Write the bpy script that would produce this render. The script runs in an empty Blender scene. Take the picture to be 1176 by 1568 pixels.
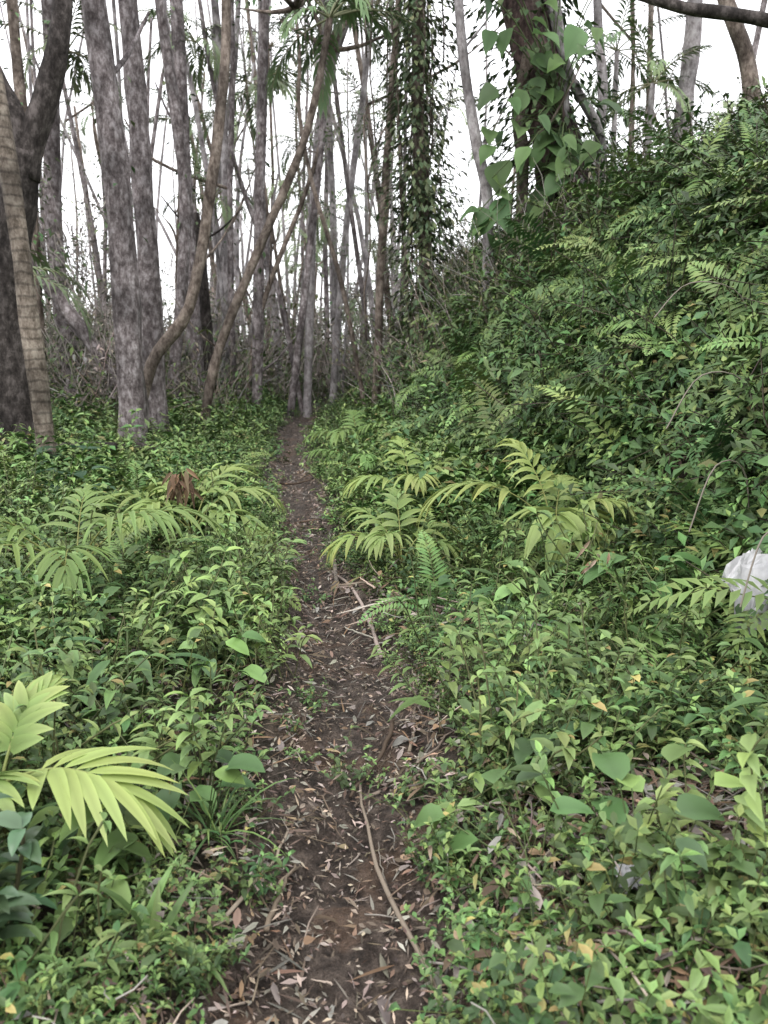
import bpy, math, random
from mathutils import Vector, noise, Matrix
random.seed(11)
R=random.random; U=random.uniform; G=random.gauss
scene=bpy.context.scene
EYE=1.55
def clamp(a,l,h): return max(l,min(h,a))
def tab(y,t):
    if y<=t[0][0]: return t[0][1]
    for (a,b),(c,d) in zip(t,t[1:]):
        if y<=c:
            k=(y-a)/(c-a); k=k*k*(3-2*k)*0.5+k*0.5
            return b+(d-b)*k
    return t[-1][1]
PC=[(-10,0.1),(0,-.15),(1.9,-.12),(2.6,-.08),(3.3,-.07),(4,-.2),(4.8,-.42),(5.8,-.56),(8,-.90),(10,-1.2),(12,-1.35),(16,-1.4),(22,-1.2)]
FT=[(-8,3.2),(2,2.7),(4,2.0),(6,1.3),(8,.75),(10,.35),(13,.1),(18,.0),(26,.4),(60,1.5)]
def pc(y): return tab(y,PC)+.04*N3(y*1.1,2.2,8)
def foot(y): return tab(y,FT)
def N3(x,y,z=0.0): return noise.noise(Vector((x,y,z)))
def pw(y): return 0.225+0.12*clamp((3.0-y)/1.6,0,1)-.03*clamp((y-5)/4,0,1)+0.07*N3(0.3,y*1.3,4)
def H(x,y):
    z=0.06*clamp(y-1.5,0,18)
    if y>19.5: z-=min(2.5,0.06*(y-19.5))
    c=pc(y)
    l=max(0,c-.6-x); z+=min(.9,.06*l)
    r=max(0,x-c-.5); z+=min(.3,.1*r)
    b=max(0,x-foot(y)); b=b*b/(b+.3)
    k=1.0 if y<20 else max(.25,1-(y-20)/30)
    z+=2.9*(1-math.exp(-b*2.2/2.9))*k+.06*min(b,6)*k
    z+=0.10*N3(x*.8,y*.8,1.0)+0.03*N3(x*2.6,y*2.6,7)
    if b>0: z+=min(1,b)*.3*N3(x*.9,y*.9,31)
    if y<24 and abs(x-c)<1.5:
        q=abs(x-c)/pw(y)
        z-=0.10*math.exp(-q**3*.6)
        z+=math.exp(-q*q)*(0.03*N3(x*7,y*6,3)+.024*N3(x*17,y*15,3))
        if q>1: z+=.035*math.exp(-(q-1.3)**2*4)*(1+N3(x*5,y*5,9))
    if abs(x)<4 and y<9: z+=0.008*N3(x*14,y*14,2)
    return z
def NORM(x,y,e=.15):
    return Vector((H(x-e,y)-H(x+e,y),H(x,y-e)-H(x,y+e),2*e)).normalized()

# ---------------------------------------------------------------- materials
def newmat(name):
    m=bpy.data.materials.new(name); m.use_nodes=True
    nt=m.node_tree; nt.nodes.clear()
    return m,nt,nt.nodes,nt.links
def leafmat(name,rough=.42,trans=0,spec=.45,hv=.03,vv=.5,sat=.97):
    m,nt,n,l=newmat(name)
    out=n.new('ShaderNodeOutputMaterial'); at=n.new('ShaderNodeAttribute'); at.attribute_name='col'
    oi=n.new('ShaderNodeObjectInfo'); ra=n.new('ShaderNodeAttribute'); ra.attribute_name='rnd'
    ad=n.new('ShaderNodeMath'); ad.operation='ADD'; l.new(oi.outputs['Random'],ad.inputs[0]); l.new(ra.outputs['Fac'],ad.inputs[1])
    f0=n.new('ShaderNodeMath'); f0.operation='FRACT'; l.new(ad.outputs[0],f0.inputs[0])
    hs=n.new('ShaderNodeHueSaturation'); hs.inputs['Saturation'].default_value=sat
    mh=n.new('ShaderNodeMapRange'); mh.inputs[3].default_value=.5-hv; mh.inputs[4].default_value=.5+hv*.5
    mv=n.new('ShaderNodeMapRange'); mv.inputs[3].default_value=1-vv*.6; mv.inputs[4].default_value=1+vv*.7
    l.new(f0.outputs[0],mh.inputs[0])
    mu=n.new('ShaderNodeMath'); mu.operation='MULTIPLY'; mu.inputs[1].default_value=7.31
    fr=n.new('ShaderNodeMath'); fr.operation='FRACT'
    l.new(f0.outputs[0],mu.inputs[0]); l.new(mu.outputs[0],fr.inputs[0]); l.new(fr.outputs[0],mv.inputs[0])
    l.new(mh.outputs[0],hs.inputs['Hue']); l.new(mv.outputs[0],hs.inputs['Value']); l.new(at.outputs['Color'],hs.inputs['Color'])
    p=n.new('ShaderNodeBsdfPrincipled'); p.inputs['Roughness'].default_value=rough
    p.inputs['Specular IOR Level'].default_value=spec
    l.new(hs.outputs[0],p.inputs['Base Color'])
    if trans:
        tr=n.new('ShaderNodeBsdfTranslucent'); l.new(hs.outputs[0],tr.inputs['Color'])
        ms=n.new('ShaderNodeMixShader'); ms.inputs[0].default_value=trans
        l.new(p.outputs[0],ms.inputs[1]); l.new(tr.outputs[0],ms.inputs[2]); l.new(ms.outputs[0],out.inputs[0])
    else: l.new(p.outputs[0],out.inputs[0])
    return m
M_LEAF=leafmat('leaf_green',rough=.48,spec=.34)
M_HERO=leafmat('leaf_fresh',trans=.3,vv=.12,hv=.012,rough=.5,spec=.3)
M_GLOSS=leafmat('leaf_glossy',rough=.35,spec=.45,vv=.2)
M_DRY=leafmat('leaf_dry',rough=.75,spec=.2,hv=.015,vv=.7,sat=.95)
M_BG=leafmat('leaf_far',rough=.6,spec=.3,sat=.97)
def barkmat(name,c1,c2,c3,sc=1.0,ring=False):
    m,nt,n,l=newmat(name)
    out=n.new('ShaderNodeOutputMaterial'); p=n.new('ShaderNodeBsdfPrincipled'); p.inputs['Roughness'].default_value=.85
    p.inputs['Specular IOR Level'].default_value=.2
    tc=n.new('ShaderNodeTexCoord'); mp=n.new('ShaderNodeMapping'); mp.inputs['Scale'].default_value=(1,1,.55)
    l.new(tc.outputs['Object'],mp.inputs[0])
    a=n.new('ShaderNodeTexNoise'); a.inputs['Scale'].default_value=12*sc; a.inputs['Detail'].default_value=4; a.inputs['Roughness'].default_value=.75
    l.new(mp.outputs[0],a.inputs['Vector'])
    r=n.new('ShaderNodeValToRGB'); r.color_ramp.elements[0].position=.36; r.color_ramp.elements[1].position=.64
    r.color_ramp.elements[0].color=(*c1,1); r.color_ramp.elements[1].color=(*c3,1)
    e=r.color_ramp.elements.new(.5); e.color=(*c2,1)
    l.new(a.outputs[0],r.inputs[0])
    b=n.new('ShaderNodeTexNoise'); b.inputs['Scale'].default_value=2.2; b.inputs['Detail'].default_value=3
    l.new(tc.outputs['Object'],b.inputs['Vector'])
    r2=n.new('ShaderNodeMapRange'); r2.inputs[1].default_value=.35; r2.inputs[2].default_value=.65; r2.inputs[3].default_value=.5; r2.inputs[4].default_value=1.25
    l.new(b.outputs[0],r2.inputs[0])
    mx=n.new('ShaderNodeVectorMath'); mx.operation='SCALE'; l.new(r.outputs[0],mx.inputs[0]); l.new(r2.outputs[0],mx.inputs['Scale'])
    col=mx.outputs[0]; hgt=a.outputs[0]
    if ring:
        w=n.new('ShaderNodeTexWave'); w.bands_direction='Z'; w.inputs['Scale'].default_value=3.2; w.inputs['Distortion'].default_value=3; w.inputs['Detail'].default_value=3; w.inputs['Detail Scale'].default_value=1.4
        l.new(tc.outputs['Object'],w.inputs['Vector'])
        r3=n.new('ShaderNodeMapRange'); r3.inputs[1].default_value=0; r3.inputs[2].default_value=.25; r3.inputs[3].default_value=.6; r3.inputs[4].default_value=1.05
        l.new(w.outputs[1],r3.inputs[0])
        m2=n.new('ShaderNodeVectorMath'); m2.operation='SCALE'; l.new(col,m2.inputs[0]); l.new(r3.outputs[0],m2.inputs['Scale']); col=m2.outputs[0]
    l.new(col,p.inputs['Base Color'])
    bp=n.new('ShaderNodeBump'); bp.inputs['Strength'].default_value=.8; bp.inputs['Distance'].default_value=.03
    l.new(hgt,bp.inputs['Height']); l.new(bp.outputs[0],p.inputs['Normal']); l.new(p.outputs[0],out.inputs[0])
    return m
B_GREY=barkmat('bark_grey',(.07,.057,.057),(.175,.15,.15),(.36,.33,.335),1.3)
B_DARK=barkmat('bark_dark',(.016,.013,.012),(.045,.038,.035),(.11,.095,.09))
B_BROWN=barkmat('bark_brown',(.07,.053,.043),(.16,.128,.108),(.28,.235,.2),1.2)
B_PALE=barkmat('bark_pale',(.17,.15,.152),(.31,.285,.288),(.45,.425,.43),1.2)
B_RING=barkmat('bark_ringed',(.08,.065,.05),(.17,.14,.115),(.27,.235,.195),1.2,True)
B_RED=barkmat('bark_reddish',(.03,.02,.02),(.09,.062,.056),(.18,.125,.12))
def simple(name,c,rough=.6,bump=0,sc=20):
    m,nt,n,l=newmat(name)
    out=n.new('ShaderNodeOutputMaterial'); p=n.new('ShaderNodeBsdfPrincipled'); p.inputs['Roughness'].default_value=rough
    a=n.new('ShaderNodeTexNoise'); a.inputs['Scale'].default_value=sc; a.inputs['Detail'].default_value=3
    r=n.new('ShaderNodeMix'); r.data_type='RGBA'; r.inputs[6].default_value=(*[x*.6 for x in c],1); r.inputs[7].default_value=(*[min(1,x*1.15) for x in c],1)
    l.new(a.outputs[0],r.inputs[0]); l.new(r.outputs[2],p.inputs['Base Color']); l.new(p.outputs[0],out.inputs[0])
    return m
M_WHITE=simple('plastic_white',(.52,.52,.53),.45,0,14)

def groundmat():
    m,nt,n,l=newmat('muddy_ground')
    out=n.new('ShaderNodeOutputMaterial'); p=n.new('ShaderNodeBsdfPrincipled')
    at=n.new('ShaderNodeAttribute'); at.attribute_name='path'
    geo=n.new('ShaderNodeNewGeometry'); pos=geo.outputs['Position']
    def nz(s,d=6,rg=.6):
        a=n.new('ShaderNodeTexNoise'); a.inputs['Scale'].default_value=s; a.inputs['Detail'].default_value=d; a.inputs['Roughness'].default_value=rg
        l.new(pos,a.inputs['Vector']); return a.outputs[0]
    def ramp(i,els):
        r=n.new('ShaderNodeValToRGB'); e=r.color_ramp.elements
        e[0].position=els[0][0]; e[0].color=(*els[0][1],1); e[1].position=els[-1][0]; e[1].color=(*els[-1][1],1)
        for q,c in els[1:-1]:
            x=e.new(q); x.color=(*c,1)
        l.new(i,r.inputs[0]); return r.outputs[0]
    def mix(f,a,b):
        x=n.new('ShaderNodeMix'); x.data_type='RGBA'; l.new(f,x.inputs[0]); l.new(a,x.inputs[6]); l.new(b,x.inputs[7]); return x.outputs[2]
    n1=nz(13,6,.78); n2=nz(3.2,2); n3=nz(50,3,.7)
    mud=ramp(n1,[(.36,(.02,.015,.012)),(.5,(.068,.05,.04)),(.64,(.175,.135,.108))])
    clay=ramp(n3,[(.3,(.08,.05,.034)),(.7,(.24,.155,.105))])
    cf=ramp(n2,[(.56,(0,0,0)),(.62,(.6,.6,.6))])
    pathc=mix(cf,mud,clay)
    soil=ramp(n1,[(.3,(.014,.011,.007)),(.55,(.045,.036,.022)),(.75,(.09,.07,.045))])
    ad=n.new('ShaderNodeMath'); ad.operation='MULTIPLY_ADD'; ad.inputs[1].default_value=.7; l.new(n1,ad.inputs[0]); l.new(at.outputs['Fac'],ad.inputs[2])
    pf=ramp(ad.outputs[0],[(.66,(0,0,0)),(.84,(1,1,1))])
    l.new(mix(pf,soil,pathc),p.inputs['Base Color'])
    rr=n.new('ShaderNodeMapRange'); rr.inputs[1].default_value=.35; rr.inputs[2].default_value=.65; rr.inputs[3].default_value=.28; rr.inputs[4].default_value=.65
    l.new(n1,rr.inputs[0]); l.new(rr.outputs[0],p.inputs['Roughness']); p.inputs['Specular IOR Level'].default_value=.5
    bp=n.new('ShaderNodeBump'); bp.inputs['Strength'].default_value=1; bp.inputs['Distance'].default_value=.07
    hh=n.new('ShaderNodeMath'); hh.operation='MULTIPLY_ADD'; hh.inputs[1].default_value=.35; l.new(n3,hh.inputs[0]); l.new(n1,hh.inputs[2])
    l.new(hh.outputs[0],bp.inputs['Height']); l.new(bp.outputs[0],p.inputs['Normal']); l.new(p.outputs[0],out.inputs[0])
    return m
M_GROUND=groundmat()

# ---------------------------------------------------------------- mesh builder
class MB:
    def __init__(s): s.v=[];s.f=[];s.c=[];s.m=[]
    def build(s,name,mats,coll=None,smooth=True):
        me=bpy.data.meshes.new(name); me.from_pydata([tuple(q) for q in s.v],[],s.f)
        for m in mats: me.materials.append(m)
        me.polygons.foreach_set('material_index',s.m)
        me.polygons.foreach_set('use_smooth',[smooth]*len(s.f))
        a=me.attributes.new('col','FLOAT_COLOR','POINT'); fl=[]
        for c in s.c: fl+= [c[0],c[1],c[2],1.0]
        a.data.foreach_set('color',fl); me.update()
        o=bpy.data.objects.new(name,me)
        (coll or scene.collection).objects.link(o); return o
def prof(t,k):
    if k=='ov': return math.sin(math.pi*t**.72)**.85
    if k=='lan': return math.sin(math.pi*t**.6)
    if k=='st': return min(1,.35+t*4)*(1-t**3)
    if k=='ht': return [.2,.8,1,.97,.85,.66,.42,.2,0][min(8,int(t*8+.5))]
    return 1
def leaf(mb,p,d,n,L,W,col,droop=.3,fold=.25,segs=3,k='ov',mat=0,tip=None,wave=0):
    d=d.normalized(); s=d.cross(n)
    if s.length<1e-3: s=d.cross(Vector((1,.3,.1)))
    s.normalize(); n=s.cross(d); b=len(mb.v); pos=Vector(p)
    if segs==1:
        q=pos+d*L*.42; up=n*(fold*W*.5)
        mb.v+=[pos,q-s*W*.5+up,pos+d*L+Vector((0,0,-droop*L*.4)),q+s*W*.5+up]; mb.c+=[col]*4
        mb.f+=[(b,b+2,b+1),(b,b+3,b+2)]; mb.m+=[mat,mat]; return
    st=L/segs; ph=R()*6
    mb.v.append(pos.copy()); mb.c.append(col)
    for i in range(1,segs+1):
        pos=pos+d*st; t=i/segs
        d=(d+Vector((0,0,-droop/segs*1.6))).normalized(); n=s.cross(d)
        c=col if tip is None else tuple(col[j]*(1-t)+tip[j]*t for j in range(3))
        if i==segs:
            mb.v.append(pos.copy()); mb.c.append(c); a=b+1+3*(i-2); T=len(mb.v)-1
            mb.f+=[(a,a+1,T),(a+1,a+2,T)]; mb.m+=[mat,mat]; break
        w=W*.5*prof(t,k); up=n*(fold*w); wv=n*(wave*W*math.sin(ph+t*9)) if wave else Vector()
        mb.v+=[pos-s*w+up+wv,pos.copy(),pos+s*w+up-wv]
        mb.c+=[c,tuple(x*.8 for x in c),c]
        a=b+1+3*(i-1)
        if i==1: mb.f+=[(b,a+1,a),(b,a+2,a+1)]
        else: mb.f+=[(a-3,a-2,a+1,a),(a-2,a-1,a+2,a+1)]
        mb.m+=[mat,mat]
def tube(mb,pts,rad,sides=8,col=(.1,.1,.1),mat=0,jit=0,cap=True):
    b=len(mb.v); K=len(pts)
    for i,p in enumerate(pts):
        p=Vector(p)
        t=(Vector(pts[min(K-1,i+1)])-Vector(pts[max(0,i-1)]))
        if t.length<1e-6: t=Vector((0,0,1))
        t.normalize(); ref=Vector((1,0,0)) if abs(t.x)<.8 else Vector((0,1,0))
        a=t.cross(ref).normalized(); c=t.cross(a)
        for j in range(sides):
            an=2*math.pi*j/sides; r=rad[i]
            if jit: r*=1+jit*noise.noise(Vector((math.cos(an)*1.3+p.x*3,math.sin(an)*1.3+p.y*3,p.z*1.7)))
            mb.v.append(p+(a*math.cos(an)+c*math.sin(an))*r); mb.c.append(col)
    for i in range(K-1):
        for j in range(sides):
            q=b+i*sides; j2=(j+1)%sides
            mb.f.append((q+j,q+j2,q+sides+j2,q+sides+j)); mb.m.append(mat)
    if cap:
        mb.f.append(tuple(b+(K-1)*sides+j for j in range(sides))); mb.m.append(mat)
        mb.f.append(tuple(b+sides-1-j for j in range(sides))); mb.m.append(mat)
def vary(c,v=.25,h=.12):
    k=1+U(-v,v); return (c[0]*k*(1+U(-h,h)),c[1]*k,c[2]*k*(1+U(-h,h)))
def mixc(a,b,t): return tuple(a[i]*(1-t)+b[i]*t for i in range(3))
GD=(.04,.088,.028); GM=(.082,.158,.046); GL=(.168,.272,.08); GY=(.27,.36,.10); GB=(.04,.09,.05)
BR1=(.36,.31,.25); BR2=(.15,.11,.078); BR3=(.27,.18,.11); BR4=(.25,.22,.185)
def dirv(az,el): return Vector((math.cos(az)*math.cos(el),math.sin(az)*math.cos(el),math.sin(el)))
def newcoll(n): return bpy.data.collections.new(n)
# ---- plant kits
def herbs(coll,pre,sg,stems,NV=9):
    for v in range(NV):
        mb=MB(); young=v%3
        for s in range(stems):
            az=U(0,6.28); el=U(.45,1.4); p=Vector((U(-.09,.09),U(-.09,.09),-.02)); L=U(.07,.26)*(1.4 if v>6 else 1); d=dirv(az,el)
            nn=random.choice([3,3,4]); pts=[p.copy()]; ang=U(0,3)
            lw=U(.36,.52) if v!=5 else .26
            for k in range(nn):
                p=p+d*(L/nn); d=(d+Vector((0,0,U(-.06,.1)))).normalized(); pts.append(p.copy())
                t=(k+1)/nn; ang+=1.45
                size=U(.028,.056)*[1,1,.8,.62,1.2,1.35,1,1.35,1.6][v]
                for sgn in (0,math.pi):
                    if R()<.1: continue
                    a=ang+sgn+U(-.4,.4)
                    dl=Vector((math.cos(a),math.sin(a),U(-.3,.6))).normalized()
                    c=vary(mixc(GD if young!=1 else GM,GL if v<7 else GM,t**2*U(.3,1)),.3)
                    if R()<.03: c=vary((.3,.27,.09),.3)
                    leaf(mb,p,dl,Vector((G(0,.2),G(0,.2),1)),size,size*lw,c,U(.2,.9),U(.2,.6),sg,'ov')
            for a in range(2):
                aa=U(0,6.28); leaf(mb,p,Vector((math.cos(aa),math.sin(aa),U(.4,1.1))),Vector((0,0,1)),U(.025,.045),.018,vary(GL,.2),.3,.4,max(1,sg-1),'ov')
            if sg>1: tube(mb,[pts[0],pts[-1]],[.002,.0015],3,vary((.09,.12,.04)),0,0,False)
        mb.build(pre+'_%d'%v,[M_LEAF],coll)
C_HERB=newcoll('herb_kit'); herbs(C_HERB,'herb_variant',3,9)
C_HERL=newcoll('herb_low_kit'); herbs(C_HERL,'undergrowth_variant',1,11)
C_WEED=newcoll('weed_kit')
for v in range(8):
    mb=MB()
    for s in range(int(U(3,6))):
        p=Vector((G(0,.05),G(0,.05),-.02)); d=dirv(U(0,6.28),U(.8,1.5)); L=U(.22,.5); K=7; pts=[p.copy()]; ang=U(0,6); lc=random.choice([GM,GL,GD,GL])
        big=U(.06,.13); ww=U(.22,.42)
        for k in range(K):
            p=p+d*(L/K); d=(d+Vector((G(0,.09),G(0,.09),-.02))).normalized(); pts.append(p.copy()); ang+=2.3+(v%2)*.8
            if k<2: continue
            for q in range(1+(v%2)+(k==K-1)*2):
                a=ang+q*3.14+U(-.3,.3); S_=big*U(.7,1.1)*(1-.3*(k/K))
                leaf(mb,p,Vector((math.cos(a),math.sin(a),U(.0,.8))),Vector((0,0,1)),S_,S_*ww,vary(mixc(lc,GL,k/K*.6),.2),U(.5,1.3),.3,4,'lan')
        tube(mb,pts[::3]+[pts[-1]],[.003]*len(pts[::3]+[1]),3,(.12,.14,.06),0,0,False)
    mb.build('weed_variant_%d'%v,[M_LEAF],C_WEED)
C_BROAD=newcoll('broadleaf_kit')
for v in range(5):
    mb=MB()
    for i in range(int(U(4,8))):
        a=U(0,6.28); h=U(.1,.3); t=Vector((math.cos(a)*U(.05,.15),math.sin(a)*U(.05,.15),h)); s=U(.09,.17)
        tube(mb,[Vector((0,0,0)),t],[.003,.002],3,(.12,.16,.06),0,0,False)
        leaf(mb,t,Vector((math.cos(a),math.sin(a),U(-.2,.4))),Vector((G(0,.2),G(0,.2),1)),s,s*U(.42,.65),vary(random.choice([GM,GL,(.07,.135,.05),GM]),.2),U(.4,1),.3,6,'ht' if v<2 else 'ov',0,None,.04)
    mb.build('broadleaf_variant_%d'%v,[M_LEAF],C_BROAD)
def frond(mb,p,az,el,L,arch,n=16,PL=.16,col=GM,tip=GL,sg=2):
    d=dirv(az,el); st=L/n; pos=Vector(p); pts=[pos.copy()]
    da=arch/n; z=Vector((0,0,1)); tw=U(-.05,.05)
    for i in range(1,n+1):
        pos=pos+d*st
        side=d.cross(z).normalized() if abs(d.z)<.98 else Vector((math.sin(az),-math.cos(az),0))
        d=(Matrix.Rotation(-da*(.6+i/n*.9),3,side)@Matrix.Rotation(tw,3,'Z')@d).normalized()
        nr=side.cross(d); pts.append(pos.copy()); t=i/n
        if t<.16: continue
        pl=PL*(math.sin(math.pi*(.22+.76*(t-.16)/.84))**.8)*U(.85,1.1)
        cc=vary(mixc(col,tip,t*.8),.15)
        a=.35+t*.5
        for s_ in (-1,1):
            leaf(mb,pos,side*s_+d*a+nr*U(.0,.25),nr,pl,min(.034,st*.95),cc,U(.3,.7),.2,sg,'lan')
    tube(mb,[pts[0],pts[n//3],pts[2*n//3],pts[n]],[.004,.003,.002,.001],3,vary((.12,.13,.05)),0,0,False)
C_FERN=newcoll('fern_kit')
for v in range(8):
    mb=MB(); k=5+v%3; off=U(0,6)
    for i in range(k):
        b=[GM,GM,(.06,.12,.045),GM,(.10,.175,.05),GD,(.12,.2,.055),GM][v]
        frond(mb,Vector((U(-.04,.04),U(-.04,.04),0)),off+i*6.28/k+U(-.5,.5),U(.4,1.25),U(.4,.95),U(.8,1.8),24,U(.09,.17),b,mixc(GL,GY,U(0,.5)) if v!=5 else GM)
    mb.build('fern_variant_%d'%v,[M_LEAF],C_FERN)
C_STRAP=newcoll('strap_kit')
for v in range(6):
    mb=MB()
    for i in range(int(U(6,11)) if v<4 else 22):
        leaf(mb,Vector((U(-.03,.03),U(-.03,.03),0)),dirv(U(0,6.28),U(.5,1.35)),Vector((0,0,1)),U(.2,.46),(U(.014,.03) if v<2 else U(.025,.045)) if v<4 else U(.006,.012),vary(mixc(GD,GL,R()),.2),U(.6,1.5),.4,6,'st' if v<2 or v>3 else 'lan')
    mb.build('strap_variant_%d'%v,[M_LEAF],C_STRAP)
C_BUSH=newcoll('bush_kit')
for v in range(5):
    mb=MB()
    for s in range(8):
        az=U(0,6.28); d=dirv(az,U(.3,1.3)); p=Vector((0,0,0)); pts=[p.copy()]; L=U(.35,.75)
        for k in range(8):
            p=p+d*(L/8); d=(d+Vector((U(-.12,.12),U(-.12,.12),-.09))).normalized(); pts.append(p.copy())
            if k<2: continue
            for q in range(2):
                dl=(d*.5+Vector((G(0,1),G(0,1),G(.1,.5)))).normalized()
                S_=U(.06,.11)*(1.4 if v==2 else 1)
                leaf(mb,p,dl,Vector((0,0,1)),S_,S_*U(.3,.42),vary(mixc(GD,GM if v!=1 else GL,R()),.25),U(.3,.9),.3,2,'lan')
        tube(mb,pts[::4]+[pts[-1]],[.004]*len(pts[::4]+[1]),3,(.07,.06,.04),0,0,False)
    mb.build('bush_variant_%d'%v,[M_LEAF],C_BUSH)
C_LITTER=newcoll('litter_kit')
for v in range(6):
    mb=MB()
    for s in range(12):
        p=Vector((U(-.16,.16),U(-.16,.16),U(.002,.02))); a=U(0,6.28)
        c=vary(random.choice([BR1,BR4,BR2,BR3,BR4,BR2]),.35)
        if s%4==0:
            q=p+Vector((math.cos(a),math.sin(a),U(-.05,.15)))*U(.05,.2)
            tube(mb,[p,(p+q)/2+Vector((G(0,.01),G(0,.01),U(0,.01))),q],[U(.0015,.0035)]*3,4,c,0)
        elif s%4==1:
            leaf(mb,p,Vector((math.cos(a),math.sin(a),U(0,.15))),Vector((U(-.4,.4),U(-.4,.4),1)),U(.06,.18),U(.006,.016),c,U(0,.3),U(-.4,.4),3,'st')
        else:
            leaf(mb,p,Vector((math.cos(a),math.sin(a),U(0,.25))),Vector((U(-.4,.4),U(-.4,.4),1)),U(.03,.09),U(.012,.035),c,U(0,.6),U(-.6,.6),4,'ov',0,None,.12)
    mb.build('litter_variant_%d'%v,[M_DRY],C_LITTER)
C_CHIP=newcoll('chip_kit')
for v in range(6):
    mb=MB()
    for s in range(10):
        p=Vector((U(-.14,.14),U(-.14,.14),U(.0,.006))); a=U(0,6.28)
        c=vary(random.choice([BR2,BR2,(.10,.075,.06),(.12,.09,.07),BR4,BR1]),.35)
        leaf(mb,p,Vector((math.cos(a),math.sin(a),U(-.05,.15))),Vector((U(-.3,.3),U(-.3,.3),1)),U(.012,.045)*(1 if s else 2.2),U(.005,.014),c,U(0,.4),U(-.3,.5),2,'st')
    mb.build('chip_variant_%d'%v,[M_DRY],C_CHIP)
C_CLUS=newcoll('foliage_kit')
for v in range(8):
    mb=MB(); base=[(.13,.185,.09),(.15,.205,.10),(.13,.18,.10),(.23,.21,.17),(.25,.225,.19),(.10,.15,.07),(.17,.225,.10),(.21,.19,.165)][v]  # far leaves coloured paler, aerial haze painted into the greens and browns
    for s in range(80):
        p=Vector((G(0,.2),G(0,.2),G(0,.3))); dl=Vector((G(0,1),G(0,1),U(-1.6,.4))).normalized(); S_=U(.07,.16)
        leaf(mb,p,dl,Vector((0,0,1))+Vector((G(0,.4),G(0,.4),0)),S_,S_*U(.25,.45),vary(base,.35),U(0,.5),.2,1,'lan')
    for s in range(8):
        p=Vector((G(0,.15),G(0,.15),.5)); pts=[p.copy()]
        for q in range(3): p=p+Vector((G(0,.08),G(0,.08),-.35)); pts.append(p.copy())
        tube(mb,pts,[.008]*4,3,(.28,.25,.23),0,0,False)
    mb.build('foliage_variant_%d'%v,[M_BG],C_CLUS)
C_THICK=newcoll('thicket_kit')
for v in range(5):
    mb=MB()
    for s in range(14):
        p=Vector((G(0,.25),G(0,.25),-.1)); d=dirv(U(0,6.28),U(.8,1.5)); pts=[p.copy()]; L=U(1.0,2.8); K=8
        tan=vary(random.choice([(.30,.26,.23),(.22,.18,.15),(.38,.345,.32)]),.2)
        for q in range(K):
            p=p+d*(L/K); d=(d+Vector((G(0,.16),G(0,.16),G(-.06,.1)))).normalized(); pts.append(p.copy())
            for w in range(4):
                if R()<.6:
                    S_=U(.07,.16); cc=random.choice([(.26,.22,.16),(.12,.17,.06),(.11,.16,.06),(.17,.18,.09)]) if v<3 else random.choice([GM,GM,(.11,.16,.055)])
                    leaf(mb,p,Vector((G(0,1),G(0,1),U(-1.4,.4))),Vector((0,0,1)),S_,S_*U(.2,.4),vary(cc,.3),.4,.2,1,'lan')
        tube(mb,pts,[U(.006,.016)*(1-.6*i/K) for i in range(K+1)],3,tan,0,0,False)
    mb.build('thicket_variant_%d'%v,[M_BG],C_THICK)

def pinnate(mb,p,az,el,L,arch,n,LL,LW,col,tip=None,start=.25,a0=70,a1=22,ldroop=.8,mat=0,rc=(.16,.2,.05),rr=.006,seg=5,fold=.3,roll=0,k='lan'):
    K=max(12,n); d=dirv(az,el); pos=Vector(p); pts=[pos.copy()]; z=Vector((0,0,1)); st=L/K; done=0
    for i in range(1,K+1):
        pos=pos+d*st
        side=d.cross(z); side=side.normalized() if side.length>.1 else Vector((math.sin(az),-math.cos(az),0))
        d=(Matrix.Rotation(-arch/K*(.5+i/K),3,side)@d).normalized(); nr=side.cross(d)
        pts.append(pos.copy()); t=i/K
        if t<start: continue
        tt=(t-start)/(1-start)
        if tt*n<done and i<K: continue
        done+=1
        a=math.radians(a0+(a1-a0)*tt); l=LL*(.65+.35*math.sin(math.pi*min(1,tt*.9+.1)))*U(.85,1.06)
        for sg in (-1,1):
            aa=a+U(-.1,.1)
            dl=d*math.cos(aa)+side*sg*math.sin(aa)+nr*.18
            leaf(mb,pos,dl,nr,l,LW*U(.8,1.1),vary(col,.12,.05),ldroop*U(.6,1.4),fold,seg,k,mat,vary(tip,.1) if tip else None)
    tube(mb,pts,[rr*(1-.7*i/K) for i in range(K+1)],5,rc,mat,0,False)
C_PALM=newcoll('palm_crown_kit')
for v in range(3):
    mb=MB(); k=9
    for i in range(k):
        pinnate(mb,Vector((0,0,0)),i*6.28/k+U(-.3,.3),U(-.1,1.2),U(.9,1.4),U(1.0,1.9),18,U(.3,.42),.05,(.14,.20,.10),(.19,.26,.13),.2,65,15,1.0,0,(.2,.2,.11),.014,3,.2)  # lightened frond colours paint in distance haze
    mb.build('palm_crown_variant_%d'%v,[M_BG],C_PALM)

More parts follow.
